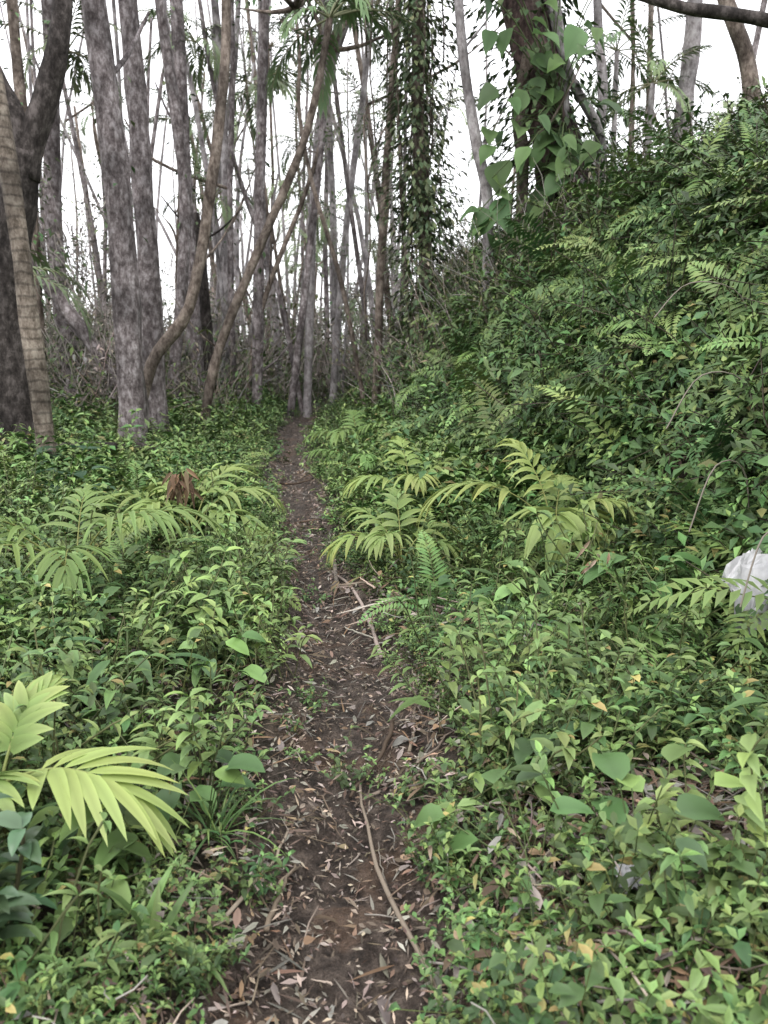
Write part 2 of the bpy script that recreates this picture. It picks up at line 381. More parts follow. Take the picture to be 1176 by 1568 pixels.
# ---------------------------------------------------------------- scattering
def scatter(name,coll,items):
    me=bpy.data.meshes.new(name); me.from_pydata([tuple(i[0]) for i in items],[],[])
    a=me.attributes.new('rot','FLOAT_VECTOR','POINT'); a.data.foreach_set('vector',[c for i in items for c in i[1]])
    a=me.attributes.new('scl','FLOAT','POINT'); a.data.foreach_set('value',[i[2] for i in items])
    a=me.attributes.new('idx','INT','POINT'); a.data.foreach_set('value',[i[3] for i in items])
    a=me.attributes.new('rnd','FLOAT','POINT'); a.data.foreach_set('value',[R() for i in items])
    o=bpy.data.objects.new(name,me); scene.collection.objects.link(o)
    ng=bpy.data.node_groups.new(name+'_instancer','GeometryNodeTree')
    ng.interface.new_socket('Geometry',in_out='INPUT',socket_type='NodeSocketGeometry')
    ng.interface.new_socket('Geometry',in_out='OUTPUT',socket_type='NodeSocketGeometry')
    n=ng.nodes; l=ng.links; gi=n.new('NodeGroupInput'); go=n.new('NodeGroupOutput')
    ci=n.new('GeometryNodeCollectionInfo'); ci.inputs['Collection'].default_value=coll
    ci.inputs['Separate Children'].default_value=True; ci.inputs['Reset Children'].default_value=True
    ip=n.new('GeometryNodeInstanceOnPoints'); ip.inputs['Pick Instance'].default_value=True
    def na(nm,t):
        x=n.new('GeometryNodeInputNamedAttribute'); x.data_type=t; x.inputs['Name'].default_value=nm
        return [s for s in x.outputs if s.enabled and s.name=='Attribute'][0]
    er=n.new('FunctionNodeEulerToRotation'); l.new(na('rot','FLOAT_VECTOR'),er.inputs[0]); l.new(er.outputs[0],ip.inputs['Rotation'])
    l.new(na('scl','FLOAT'),ip.inputs['Scale']); l.new(na('idx','INT'),ip.inputs['Instance Index'])
    l.new(gi.outputs[0],ip.inputs['Points']); l.new(ci.outputs[0],ip.inputs['Instance'])
    g=ip.outputs[0]
    for nm in ('rot','scl','idx'):
        r=n.new('GeometryNodeRemoveAttribute'); r.inputs['Name'].default_value=nm; l.new(g,r.inputs[0]); g=r.outputs[0]
    rl=n.new('GeometryNodeRealizeInstances'); l.new(g,rl.inputs[0]); l.new(rl.outputs[0],go.inputs[0])
    md=o.modifiers.new('instancer','NODES'); md.node_group=ng
    return o
def rot_for(x,y,tilt,jit=.2):
    nn=NORM(x,y).lerp(Vector((0,0,1)),1-tilt)+Vector((G(0,jit),G(0,jit),0)); nn.normalize()
    q=Vector((0,0,1)).rotation_difference(nn).to_matrix()@Matrix.Rotation(U(0,6.283),3,'Z')
    return tuple(q.to_euler())
def gen(num,xr,yr,ok,sc,K,tilt=.5,dz=0,wf=None,pw_=1.3):
    out=[]
    for _ in range(num):
        y=yr[0]+(yr[1]-yr[0])*(R()**pw_); x=U(*xr(y)) if callable(xr) else U(*xr)
        if abs(x)>.62*y+1.1: continue
        k=ok(x,y)
        if k<=0 or R()>k: continue
        if math.hypot(x,y)<1.25: continue
        out.append((Vector((x,y,H(x,y)+dz)),rot_for(x,y,tilt),U(*sc)*(wf(x,y) if wf else 1),random.randrange(K)))
    return out
def offpath(x,y,m=0.0): return abs(x-pc(y))-pw(y)-m
def dens(x,y): return clamp(.62+1.9*N3(x*1.1,y*1.1,12)+.8*N3(x*3.1,y*3.1,2),.08,1)
def bare(x,y):
    b=math.exp(-(((x-1.0)/.55)**2+((y-2.25)/.42)**2))+math.exp(-(((x-.3)/.4)**2+((y-4.4)/.4)**2))*.9+.6*math.exp(-(((x+.75)/.35)**2+((y-3.1)/.5)**2))+.7*math.exp(-(((x-.6)/.25)**2+((y-1.7)/.4)**2))
    return b
def hok(x,y):
    o=offpath(x,y,.0+.16*N3(x*3,y*3,5))
    if o<0: return 0.02
    return dens(x,y)*(1-.75*min(1,bare(x,y)))
def hs(x,y): return (.6+.45*clamp(offpath(x,y)/.5,0,1))*(1+.6*N3(x*.7,y*.7,40))
def hf(x,y): return (.45+.55*clamp(offpath(x,y)/.7,0,1))*(1+.35*N3(x*.6,y*.6,4))
scatter('herb_ground_cover',C_HERB,gen(8800,(-3.6,3.8),(1.15,6),hok,(.6,1.1),9,.5,0,hs,1.15))
it=gen(7500,lambda y:(-1.0-.62*y,foot(y)+1.0),(6,22),lambda x,y:(clamp(dens(x,y)+.35,0,1) if offpath(x,y,.05+.1*N3(x*2,y*2,3))>0 else .03),(.8,1.9),9,.5,0,hf)
scatter('woodland_undergrowth',C_HERL,it)
it=gen(2000,lambda y:(-1-.62*y,foot(y)+.8),(1.7,14),lambda x,y:(dens(x+4,y-7) if offpath(x,y,.07+.012*y)>0 else 0)*(1-.7*min(1,bare(x,y))),(.5,1.35),8,.4)
scatter('tall_weeds',C_WEED,it)
it=gen(650,lambda y:(-1-.62*y,foot(y)+1.5),(1.8,13),lambda x,y:(dens(x-14,y-2) if offpath(x,y,.12+.02*y)>0 else 0)*(1-.7*min(1,bare(x,y))),(.5,1.15),5,.4)
scatter('broad_leaf_seedlings',C_BROAD,it)
it=gen(2100,lambda y:(-.9-.6*y,foot(y)+.4),(1.8,20),lambda x,y:(dens(x+9,y) if offpath(x,y,.1+.012*y)>0 else 0)*(1-min(1,bare(x,y))),(.45,1.05),6,.4)
scatter('strap_leaf_plants',C_STRAP,it)
it=gen(620,lambda y:(-.9-.6*y,foot(y)+.2),(3.5,20),lambda x,y:(dens(x-5,y+3) if offpath(x,y,.33+.012*y)>0 else 0),(.35,.85),8,.3)
scatter('ferns',C_FERN,it)
it=gen(1200,lambda y:(foot(y)-.1,foot(y)+5.5),(2.6,17),lambda x,y:1,(.6,1.35),8,.6,.12)
scatter('bank_ferns',C_FERN,it)
it=gen(3900,lambda y:(foot(y)-.3,foot(y)+5),(2.4,16),lambda x,y:clamp(dens(x,y)+.4,0,1),(1.0,2.0),9,.8,.02)
scatter('bank_herbs',C_HERL,it)
it=gen(1300,lambda y:(foot(y)-.1,foot(y)+5.5),(3,18),lambda x,y:1,(.6,1.1),5,.8,-.03)
it+=gen(350,lambda y:(foot(y)+.2,foot(y)+4),(3,14),lambda x,y:1,(.9,1.4),5,.6,.1)
scatter('bank_bushes',C_BUSH,it)
def edge(x,y): return clamp(1-abs(offpath(x,y))/.12,0,1)
it=gen(2600,(-3,3.4),(1.0,7),lambda x,y:(.3+.9*min(1,bare(x,y))) if offpath(x,y)>-.05 else .2,(.6,1.2),6,1)
it+=gen(1000,(.2,1.8),(1.5,5.2),lambda x,y:min(1,bare(x,y)),(.8,1.4),6,1,.02)
it+=gen(900,lambda y:(pc(y)-.55,pc(y)+.6),(1.0,12),lambda x,y:.1+.7*edge(x,y),(.5,.9),6,1)
it+=gen(500,(-3,3.4),(1.4,7),lambda x,y:.8 if offpath(x,y)>.1 else 0,(.5,.9),6,1,.09)
scatter('leaf_litter',C_LITTER,it)
it=gen(3600,lambda y:(pc(y)-.45,pc(y)+.45),(1.0,15),lambda x,y:.95,(.5,1.3),6,1)
scatter('trail_debris',C_CHIP,it)
it=[]
for _ in range(250):
    y=U(11.5,24); x=U(-.62*y,-.05*y)
    if abs(x-pc(y))<.8 and y<17: continue
    if x>-.2*y and y<15: continue
    it.append((Vector((x,y,H(x,y)-.05)),(G(0,.12),G(0,.12),U(0,6.28)),U(.4,1.1),random.randrange(5)))
for _ in range(170):
    y=U(9.5,18); x=foot(y)+U(-.1,1.8)
    it.append((Vector((x,y,H(x,y)-.1)),(G(0,.25),G(0,.25),U(0,6.28)),U(.35,.75),random.randrange(5)))
for _ in range(60):
    y=U(9,18); x=U(.2,.62)*y
    it.append((Vector((x,y,H(x,y)-.1)),(G(0,.2),G(0,.2),U(0,6.28)),U(.35,.6),random.randrange(2,5)))
scatter('thicket',C_THICK,it)

# ---------------------------------------------------------------- ground sheet
def ground():
    NX,NY=300,340; K=.9; A=5.7
    xs=[K*math.sinh(-A+2*A*i/(NX-1)) for i in range(NX)]; ys=[2.6+K*math.sinh(-A+2*A*i/(NY-1)) for i in range(NY)]
    v=[];pa=[]
    for y in ys:
        c=pc(y); w=pw(y)
        for x in xs:
            v.append((x,y,H(x,y))); q=abs(x-c)/w
            pa.append(clamp(1.1-.5*q,0,1)*.8 if y<21 and y>-6 else 0)
    f=[(j*NX+i,j*NX+i+1,(j+1)*NX+i+1,(j+1)*NX+i) for j in range(NY-1) for i in range(NX-1)]
    me=bpy.data.meshes.new('ground'); me.from_pydata(v,[],f); me.materials.append(M_GROUND)
    me.polygons.foreach_set('use_smooth',[True]*len(f))
    a=me.attributes.new('path','FLOAT','POINT'); a.data.foreach_set('value',pa)
    o=bpy.data.objects.new('ground',me); scene.collection.objects.link(o)
ground()

# ---------------------------------------------------------------- trees
def S(b,e,d): return Vector((b*d,d,EYE+e*d))
def smooth(pts,m=5):
    out=[]; P=[pts[0]]+pts+[pts[-1]]
    for i in range(1,len(P)-2):
        for k in range(m):
            t=k/m; a,b,c,d=P[i-1],P[i],P[i+1],P[i+2]
            out.append(.5*((2*b)+(c-a)*t+(2*a-5*b+4*c-d)*t*t+(3*b-a-3*c+d)*t**3))
    out.append(pts[-1]); return out
def crown(mb,p,rad,limbs,lv,mat,bark,col=(.08,.135,.05)):
    for i in range(limbs):
        d=dirv(i*6.28/limbs+U(-.4,.4),U(.1,1.1)); q=p.copy(); pts=[q.copy()]
        for k in range(5):
            q=q+d*(rad/5); d=(d+Vector((G(0,.2),G(0,.2),.05))).normalized(); pts.append(q.copy())
            if k>1:
                for _ in range(lv):
                    w=q+Vector((G(0,.3),G(0,.3),G(0,.22))); Sz=U(.1,.2)
                    leaf(mb,w,Vector((G(0,1),G(0,1),U(-.9,.3))),Vector((0,0,1)),Sz,Sz*.4,vary(col,.35),.3,.2,1,'lan',mat)
        tube(mb,pts,[.05*(1-k/6) for k in range(6)],5,(.1,.1,.1),bark)
def sleeve(mb,pts,r0,r1,num,size,mat,cols,lo=0,hi=1):
    K=len(pts)-1
    for _ in range(num):
        t=U(lo,hi)*K; i=min(K-1,int(t)); p=pts[i].lerp(pts[i+1],t-i); a=U(0,6.28); o=Vector((math.cos(a),math.sin(a),0))
        q=p+o*U(r0,r1)*(1+.6*N3(p.z*1.2,a,3))+Vector((0,0,U(-.1,.1))); s=size*U(.7,1.3)
        leaf(mb,q,o+Vector((G(0,.3),G(0,.3),U(-1.5,.1))),Vector((0,0,1))+o*.5,s,s*U(.35,.55),vary(random.choice(cols),.3),.4,.25,2,'ov',mat)
def tree(name,d,prof_,r0,bark,crownkind='leaf',flare=1.35,ext=1.9,sl=0,top=None):
    pts=[S(b,e,d) for b,e in prof_]
    base=pts[0]; base.z=H(base.x,base.y)-.15
    if pts[1].z<base.z+.5: pts[1].z=base.z+.5
    if ext:
        dv=(pts[-1]-pts[-2]).normalized(); dv=(dv+Vector((0,0,.6))).normalized()
        hgt=top or U(3,5.5); pts.append(pts[-1]+dv*hgt*.5+Vector((G(0,.1),G(0,.2),0))); pts.append(pts[-1]+(dv+Vector((0,0,.5))).normalized()*hgt*.5)
    P=[pts[0],pts[0].lerp(pts[1],.12)]+pts[1:]
    if len(prof_)==2:
        m=P[1].lerp(P[2],.5)+Vector((G(0,.12),G(0,.1),0)); P.insert(2,m)
    Q=smooth(P,5); n=len(Q)
    rad=[r0*(1-.5*i/n)*(1+(flare-1)*max(0,1-i/4)**2) for i in range(n)]
    mb=MB(); tube(mb,Q,rad,12,(.1,.1,.1),0,.28)
    for _ in range(2):
        i=random.randrange(n//4,n-2); q=Q[i]; dd=dirv(U(0,6.28),U(.2,.9)); L=U(.3,1.3)
        tube(mb,smooth([q,q+dd*L*.5,q+dd*L+Vector((0,0,U(0,.4)))],3),[r0*.22*(1-.1*j) for j in range(7)],5,(.1,)*3,0)
    if crownkind=='leaf': crown(mb,Q[-1],U(1.1,1.7),5,6,1,0)
    if crownkind=='palm':
        for i in range(10):
            pinnate(mb,Q[-1],i*6.28/10+U(-.2,.2),U(-.5,1.3),U(.9,1.3),U(.8,1.6),18,.36,.045,(.11,.18,.08),(.16,.25,.11),.2,60,12,1.1,1,(.16,.17,.09),.015,3,.2)
    if sl: sleeve(mb,Q,r0,r0+.16,sl,.12,1,[GD,(.08,.135,.055),(.12,.175,.07)],.02,.6)
    return mb.build(name,[bark,M_BG]),Q,rad
tree('slender_tree',9.5,[(-.316,0),(-.319,.2),(-.335,.424)],.18,B_GREY,sl=30)
tree('slender_tree',10.5,[(-.286,0),(-.289,.2),(-.296,.424)],.165,B_GREY)
tree('slender_tree',13,[(-.385,0),(-.40,.15),(-.387,.42)],.16,B_GREY,sl=120)
tree('slender_tree',13,[(-.263,0),(-.259,.424)],.11,B_GREY,sl=50)
tree('curved_tree',10,[(-.325,-.03),(-.29,.01),(-.24,.08),(-.21,.209),(-.19,.33),(-.183,.424)],.085,B_BROWN,flare=1.1)
tree('leaning_palm_tree',11,[(-.235,-.02),(-.205,.03),(-.149,.155),(-.091,.283),(-.063,.405)],.08,B_BROWN,'palm',1.1,0)
tree('ringed_palm_tree',7.6,[(-.425,0),(-.445,.2),(-.47,.424)],.105,B_RING,'palm',1.5,1)
tree('slender_tree',14,[(-.161,0),(-.15,.2),(-.138,.424)],.11,B_GREY,sl=60)
tree('slender_tree',15,[(-.198,0),(-.193,.36)],.10,B_PALE,sl=60)
tree('slender_tree',14,[(-.232,0),(-.238,.2),(-.24,.42)],.14,B_GREY,sl=90)
tree('slender_tree',15,[(-.098,0),(-.078,.283),(-.036,.424)],.09,B_PALE)
tree('slender_tree',14,[(-.12,0),(-.09,.15),(-.072,.3),(-.07,.42)],.07,B_GREY)
tree('slender_tree',16,[(-.066,0),(-.045,.18),(-.021,.35)],.08,B_PALE)
tree('slender_tree',17,[(-.058,0),(-.067,.36)],.09,B_PALE,sl=80)
tree('slender_tree',18,[(-.13,0),(-.142,.42)],.10,B_PALE,sl=60)
tree('leaning_tree',14,[(-.18,0),(-.15,.08),(-.10,.2),(-.075,.27)],.055,B_BROWN,'leaf',1.1,1,0,1.5)
tree('leaning_tree',15,[(-.10,.0),(-.13,.1),(-.17,.22),(-.20,.33)],.055,B_GREY,'leaf',1.1,1)
tree('leaning_tree',13.5,[(-.02,.0),(-.05,.1),(-.085,.22),(-.10,.30)],.045,B_BROWN,'leaf',1.1,1,0,1.5)
tree('broken_tree',14.5,[(-.215,0),(-.222,.12),(-.228,.19)],.13,B_DARK,'none',1.2,0,60)
tree('slender_tree',12.5,[(-.012,0),(.0,.2),(.017,.424)],.075,B_BROWN,sl=90)
tree('slender_tree',10.6,[(.128,.1),(.125,.2),(.107,.283),(.088,.40)],.085,B_PALE)
tree('slender_tree',14,[(.24,0),(.247,.424)],.10,B_PALE)
tree('palm_tree',14,[(.318,0),(.314,.2),(.316,.335)],.08,B_PALE,'palm',1.2,0)
tree('palm_tree',16,[(.285,0),(.275,.2),(.272,.37)],.08,B_PALE,'palm',1.2,0)
tree('slender_tree',14,[(.358,0),(.354,.28),(.36,.424)],.18,B_PALE)
tree('slender_tree',13,[(.45,0),(.44,.28),(.425,.36),(.395,.424)],.16,B_BROWN)
tree('leaning_tree',12,[(-.30,-.02),(-.34,.0),(-.40,.09),(-.47,.2)],.13,B_GREY,'leaf',1.1,1)
tree('slender_tree',12,[(-.43,0),(-.425,.2),(-.43,.42)],.10,B_BROWN,sl=160)
def forked():
    d=8.6; mb=MB()
    b=S(-.462,0,d); b.z=H(b.x,b.y)-.15
    T=smooth([b,b+Vector((0,0,.5)),S(-.462,.1,d),S(-.445,.2,d),S(-.43,.26,d)],5); tube(mb,T,[.24-.05*i/len(T)+(.02*(3-i) if i<3 else 0) for i in range(len(T))],14,(.1,)*3,0,.3)
    A=smooth([S(-.43,.24,d),S(-.438,.29,d),S(-.458,.34,d+.1),S(-.48,.42,d+.2),S(-.47,.62,d+.2),S(-.48,.9,d)],5); tube(mb,A,[.16*(1-.55*i/len(A)) for i in range(len(A))],12,(.1,)*3,0,.3)
    C=smooth([S(-.43,.23,d),S(-.415,.28,d),S(-.395,.33,d),S(-.375,.40,d),S(-.355,.6,d+.2),S(-.33,.9,d)],5); tube(mb,C,[.15*(1-.55*i/len(C)) for i in range(len(C))],12,(.1,)*3,0,.3)
    crown(mb,A[-1],1.6,6,7,1,0); crown(mb,C[-1],1.6,6,7,1,0)
    mb.build('forked_tree',[B_DARK,M_BG])
forked()
def vinetree():
    d=12; mb=MB(); b=S(.052,0,d); b.z=H(b.x,b.y)-.1
    Q=smooth([b,S(.05,.15,d),S(.042,.25,d),S(.04,.424,d),S(.05,.62,d),S(.04,.85,d)],6); n=len(Q)
    tube(mb,Q,[.11*(1-.4*i/n) for i in range(n)],10,(.1,)*3,0,.2)
    sleeve(mb,Q,.05,.58,6600,.13,1,[(.085,.135,.07),(.11,.16,.08),(.07,.12,.055),(.16,.2,.10)],.06,.95)
    for _ in range(24):
        i=random.randrange(n//3,n); p=Q[i]+Vector((G(0,.3),G(0,.25),0)); pts=[p.copy()]
        for k in range(9): p=p+Vector((G(0,.03),G(0,.03),-.35)); pts.append(p.copy())
        tube(mb,pts,[.012]*10,4,(.1,)*3,0)
    mb.build('vine_covered_tree',[B_BROWN,M_BG])
vinetree()
def bigtree():
    d=11; mb=MB(); b=S(.215,0,d); b.z=H(b.x,b.y)-.2
    Q=smooth([b,S(.212,.24,d),S(.195,.3,d),S(.168,.40,d),S(.145,.52,d),S(.13,.9,d)],6); n=len(Q)
    tube(mb,Q,[.36*(1-.4*i/n) for i in range(n)],16,(.1,)*3,0,.35)
    for k in range(6):
        o=Vector((U(-.5,.4),U(-.35,-.1),0)); P=[Q[0]+o]+[q+o*(1.1-.3*i/5)+Vector((G(0,.08),0,0)) for i,q in enumerate(Q[3::6])]
        P=smooth(P,4); tube(mb,P,[U(.03,.06)]*len(P),7,(.1,)*3,2 if k%2 else 0,.2)
    sleeve(mb,Q,.3,.8,2000,.15,1,[(.08,.135,.055),(.06,.11,.045),(.11,.17,.065)],.03,.9)
    crown(mb,Q[-1],2,8,7,1,0)
    for q in range(74):
        bb=U(.115,.27); ee=U(.15,.5); s=U(.2,.46)
        p=S(bb,ee,d-.4-U(0,.6)); o=Vector((G(0,.9),-.5+G(0,.4),U(-1.2,.1)))
        leaf(mb,p,o,Vector((G(0,.5),-.7+G(0,.3),1)),s*1.1,s*U(.6,.85),vary(random.choice([(.11,.2,.07),(.08,.155,.055),(.15,.25,.085)]),.25),.8,.3,8,'ht',3,None,.05)
        i=min(n-1,int(n*(ee/1.1))); tube(mb,smooth([Q[i]+Vector((0,-.3,.2)),p.lerp(Q[i],.4)+Vector((0,-.1,.25)),p],3),[.008]*7,4,(.1,.14,.05),3)
    mb.build('climber_clad_tree',[B_RED,M_BG,B_PALE,M_HERO])
bigtree()
tree('slender_tree',10.8,[(.168,.1),(.165,.25),(.16,.3),(.175,.42)],.10,B_BROWN)
mb=MB(); P=smooth([S(.60,.36,8),S(.48,.395,8),S(.40,.41,8),S(.33,.42,8),S(.24,.46,8.2),S(.18,.55,9)],5)
tube(mb,P,[.07-.0012*i for i in range(len(P))],8,(.1,)*3,0,.3)
e=S(.60,.36,8); b2=Vector((5.4,8,H(5.4,8)-.1)); P=smooth([b2,b2.lerp(e,.4)+Vector((.2,0,0)),e+Vector((.15,0,-.2)),e],5)
tube(mb,P,[.13-.002*i for i in range(len(P))],10,(.1,)*3,0,.3)
mb.build('bent_branch_tree',[B_DARK])

mb=MB(); clus=[]; palms=[]
def bgtree(d,b,r,h,mat,lean=.08):
    x=b*d; z=H(x,d)-.2; l=G(0,lean); q=Vector((x,d,z)); pts=[q.copy()]; dv=Vector((l,G(0,.05),1)).normalized()
    for k in range(7):
        q=q+dv*(h/7); dv=(dv+Vector((G(0,.05),G(0,.03),.02))).normalized(); pts.append(q.copy())
    tube(mb,pts,[r*(1-.08*k) for k in range(8)],7,(.1,)*3,mat,.15)
    return pts
for i in range(135):
    d=U(14.5,34); b=U(-.56,.06) if i%5 else U(.1,.56)
    if i%3==0: b=U(-.22,.05)
    if abs(b*d-pc(d))<.5 and d<19: continue
    pts=bgtree(d,b,U(.03,.08)*(1 if d<22 else 1.2),U(6,16) if i%6 else U(3,5),random.choice([0,0,0,1,2]),.2 if i%4==0 else .07)
    if R()<.35: palms.append((pts[-1],(G(0,.1),G(0,.1),U(0,6.28)),U(.7,1.2),random.randrange(3)))
    for k in range(int(U(1,4))):
        t=(R()**1.6)*6.9; j=int(t); p=pts[j].lerp(pts[j+1],t-j)
        clus.append((p+Vector((G(0,.2),G(0,.2),0)),(G(0,.3),G(0,.3),U(0,6.28)),U(.4,.8),random.randrange(8)))
    if R()<.5:
        a=pts[random.randrange(2,6)]; q=a+Vector((G(0,1.2),G(0,.4),U(1,3))); m=(a+q)/2+Vector((G(0,.2),0,-.1)); tube(mb,smooth([a,m,q],4),[r for r in [.03]*5+[.015]*4],5,(.1,)*3,1)
mb.build('distant_tree_mass',[B_PALE,B_BROWN,B_GREY])  # mostly pale bark, so haze is painted into the far trunks
for _ in range(1350):
    d=U(16,40); b=U(-.62,.1) if R()<.75 else U(.1,.62)
    x=b*d; e=EYE+d*(-.03+abs(G(0,.052))); z=max(H(x,d)+.2,e)
    clus.append((Vector((x,d,z)),(G(0,.3),G(0,.3),U(0,6.28)),U(.7,1.5),random.randrange(8)))
for _ in range(160):
    d=U(11.5,17); b=U(-.6,-.3); e=EYE+d*U(-.02,.3)*R()
    clus.append((Vector((b*d,d,max(e,H(b*d,d)+.2))),(G(0,.3),G(0,.3),U(0,6.28)),U(.5,1.0),random.choice([3,4,7,5,0])))
for _ in range(55):
    d=U(14,20); b=U(-.1,.06); e=EYE+d*U(.05,.5)
    clus.append((Vector((b*d,d,e)),(G(0,.3),G(0,.3),U(0,6.28)),U(.4,.8),random.choice([0,1,2,6,5])))
scatter('background_foliage',C_CLUS,clus)
for (b,e,d) in [(-.15,.33,16),(-.37,.37,13),(-.10,.27,18),(-.19,.30,19),(-.02,.30,20),(.28,.30,18),(.33,.27,19),(-.06,.40,15),(-.01,.41,14),(-.47,.12,9.6),(-.22,.38,15),(-.12,.22,22),(-.33,.30,17)]:
    palms.append((S(b,e,d),(G(0,.1),G(0,.1),U(0,6.28)),U(.7,1.1),random.randrange(3)))
scatter('palm_crown_mass',C_PALM,palms)

# ---------------------------------------------------------------- hero plants along the trail
def at(x,y,dz=0): return Vector((x,y,H(x,y)+dz))
YG=(.24,.345,.10); YL=(.34,.43,.14); YM=(.17,.28,.08)
def seedling(x,y,leaves,h=.12,col=YG,tip=YL,sc=1.15):
    mb=MB(); p=at(x,y,-.02)
    for (az,el,L,arch,LL,LW,n) in leaves:
        az+=U(-14,14); el+=U(-8,8); L*=sc*U(.85,1.1); LL*=sc
        q=p+Vector((math.cos(math.radians(az))*.02,math.sin(math.radians(az))*.02,0))
        tube(mb,[p,q+Vector((0,0,h))],[.012,.009],6,(.16,.18,.07),0)
        pinnate(mb,q+Vector((0,0,h)),math.radians(az),math.radians(el),L,arch,n,LL,LW,vary(col,.2,.06),vary(tip,.12),.35,66,12,1.1,0,(.28,.31,.1),.006,6,.45)
    mb.build('palm_seedling',[M_HERO])
seedling(-1.42,5.7,[(185,50,.75,1.5,.34,.05,8),(5,55,.65,1.7,.32,.05,8),(70,70,.7,1.2,.32,.05,7),(250,50,.6,1.7,.3,.05,7),(320,40,.55,1.6,.32,.06,6),(135,60,.6,1.3,.28,.05,7)],.2)
seedling(-1.75,4.35,[(175,45,.75,1.3,.34,.035,14),(10,50,.7,1.5,.32,.035,13),(240,42,.7,1.5,.34,.035,13),(300,55,.6,1.5,.3,.035,12),(95,70,.6,1.0,.3,.035,11),(205,62,.7,1.2,.32,.035,12),(340,65,.7,1.3,.3,.035,12)],.22,YM,YG)
seedling(.12,5.2,[(200,50,.5,1.5,.27,.045,6),(330,55,.45,1.6,.27,.045,6),(260,60,.45,1.5,.27,.05,5),(90,75,.5,1.0,.27,.05,5),(150,65,.5,1.2,.25,.05,6),(30,60,.4,1.3,.25,.05,5)],.12,YM,YL,1.0)
seedling(.22,6.4,[(190,50,.5,1.4,.26,.05,7),(20,60,.5,1.4,.26,.05,6),(270,60,.45,1.4,.26,.05,6),(90,70,.5,1,.24,.05,6)],.25,YG,YL)
seedling(1.1,5.0,[(186,50,.85,1.7,.34,.05,8),(255,55,.5,1.9,.42,.08,5),(305,58,.45,1.9,.40,.075,5),(120,75,.6,.8,.28,.045,7),(330,50,.5,1.2,.26,.045,7),(85,65,.5,.9,.26,.045,7)],.28,YG,YL,1.05)
seedling(-.3,9.2,[(200,50,.6,1.4,.25,.045,10),(340,55,.7,1.4,.25,.045,10),(260,50,.6,1.5,.25,.045,10),(90,70,.6,1,.25,.045,9)],.2,YM,YG)
seedling(-.25,7.9,[(190,50,.5,1.4,.2,.035,12),(10,55,.6,1.4,.2,.035,12),(270,50,.5,1.5,.2,.035,12)],.15,GL,YM)
seedling(.35,9.6,[(200,50,.6,1.4,.2,.035,12),(330,55,.6,1.4,.2,.035,12),(270,50,.5,1.5,.2,.035,12)],.2,YM,YG)
mb=MB(); p=at(-1.13,2.15,0)
for (az,el,L,arch,LL,n) in [(-10,30,.44,1.35,.32,12),(150,55,.4,1.2,.2,9),(70,70,.3,.9,.16,9),(-75,48,.3,1.6,.2,8)]:
    pinnate(mb,p+Vector((0,0,.27)),math.radians(az),math.radians(el),L,arch,n,LL,.05,(.34,.45,.13) if az==-10 else YM,(.40,.51,.17),.3,62,6,.5,0,(.3,.36,.12),.006,7,.16,0,'st')
tube(mb,[p,p+Vector((.01,0,.31))],[.012,.008],6,(.13,.14,.05),0)
mb.build('pleated_palm_seedling',[M_HERO])
def shrub(name,x,y,h,num,LS,col,mat,W=.42,k='ov',el=(.1,1.0)):
    mb=MB(); p=at(x,y,-.02)
    for s in range(5):
        d=dirv(U(0,6.28),U(1.0,1.5)); q=p.copy(); pts=[q.copy()]
        for i in range(8):
            q=q+d*(h/8)*U(.8,1.1); d=(d+Vector((G(0,.06),G(0,.06),0))).normalized(); pts.append(q.copy())
            if i>1:
                for _ in range(num):
                    a=U(0,6.28); s_=LS*U(.7,1.2)
                    leaf(mb,q,Vector((math.cos(a),math.sin(a),U(*el))),Vector((G(0,.2),G(0,.2),1)),s_,s_*W,vary(col,.3),U(.5,1.1),.25,6,k,0,None,.03)
        tube(mb,pts,[.006]*len(pts),5,(.06,.06,.03),0)
    mb.build(name,[mat])
shrub('glossy_shrub',-1.0,1.78,.48,3,.11,(.055,.11,.055),M_GLOSS,.42)
shrub('glossy_shrub',-1.3,2.0,.7,2,.13,(.08,.15,.065),M_GLOSS,.42)
def broad(name,x,y,h,ls,col,num=7,W=.8,k='ht'):
    mb=MB(); p=at(x,y,-.02)
    for i in range(num):
        a=i*6.28/num+U(-.4,.4); t=p+Vector((math.cos(a)*U(.08,.2),math.sin(a)*U(.08,.2),h*U(.6,1.1)))
        tube(mb,smooth([p,p.lerp(t,.5)+Vector((0,0,.04)),t],3),[.005]*7,5,(.1,.14,.05),0)
        s=ls*U(.75,1.15); leaf(mb,t,Vector((math.cos(a),math.sin(a),U(-.1,.4))),Vector((0,0,1)),s,s*W,vary(col,.15),.6,.2,8,k,0,None,.02)
    mb.build(name,[M_HERO])
broad('broad_leaf_plant',1.28,3.95,.40,.19,(.13,.24,.08),8,.75)
for (x,y,h,l,c,n_,w_) in [(-.95,4.1,.3,.2,(.13,.22,.07),5,.35),(.75,4.3,.3,.28,(.10,.18,.06),5,.2),(.95,3.1,.3,.26,(.12,.21,.07),7,.18),(-1.1,3.2,.3,.28,(.10,.18,.07),6,.2),(.35,2.9,.2,.18,(.12,.21,.06),5,.24),(-1.5,3.7,.3,.28,(.10,.17,.06),6,.18),(1.4,2.5,.3,.25,(.12,.21,.07),6,.2),(1.5,3.4,.3,.25,(.14,.23,.07),6,.2)]:
    broad('broad_leaf_plant',x,y,h,l,c,n_,w_,'lan')
broad('broad_leaf_plant',-2.6,6.5,.4,.3,(.06,.13,.07),8,.6)
broad('broad_leaf_plant',-3.0,7.5,.4,.3,(.06,.13,.07),8,.6)
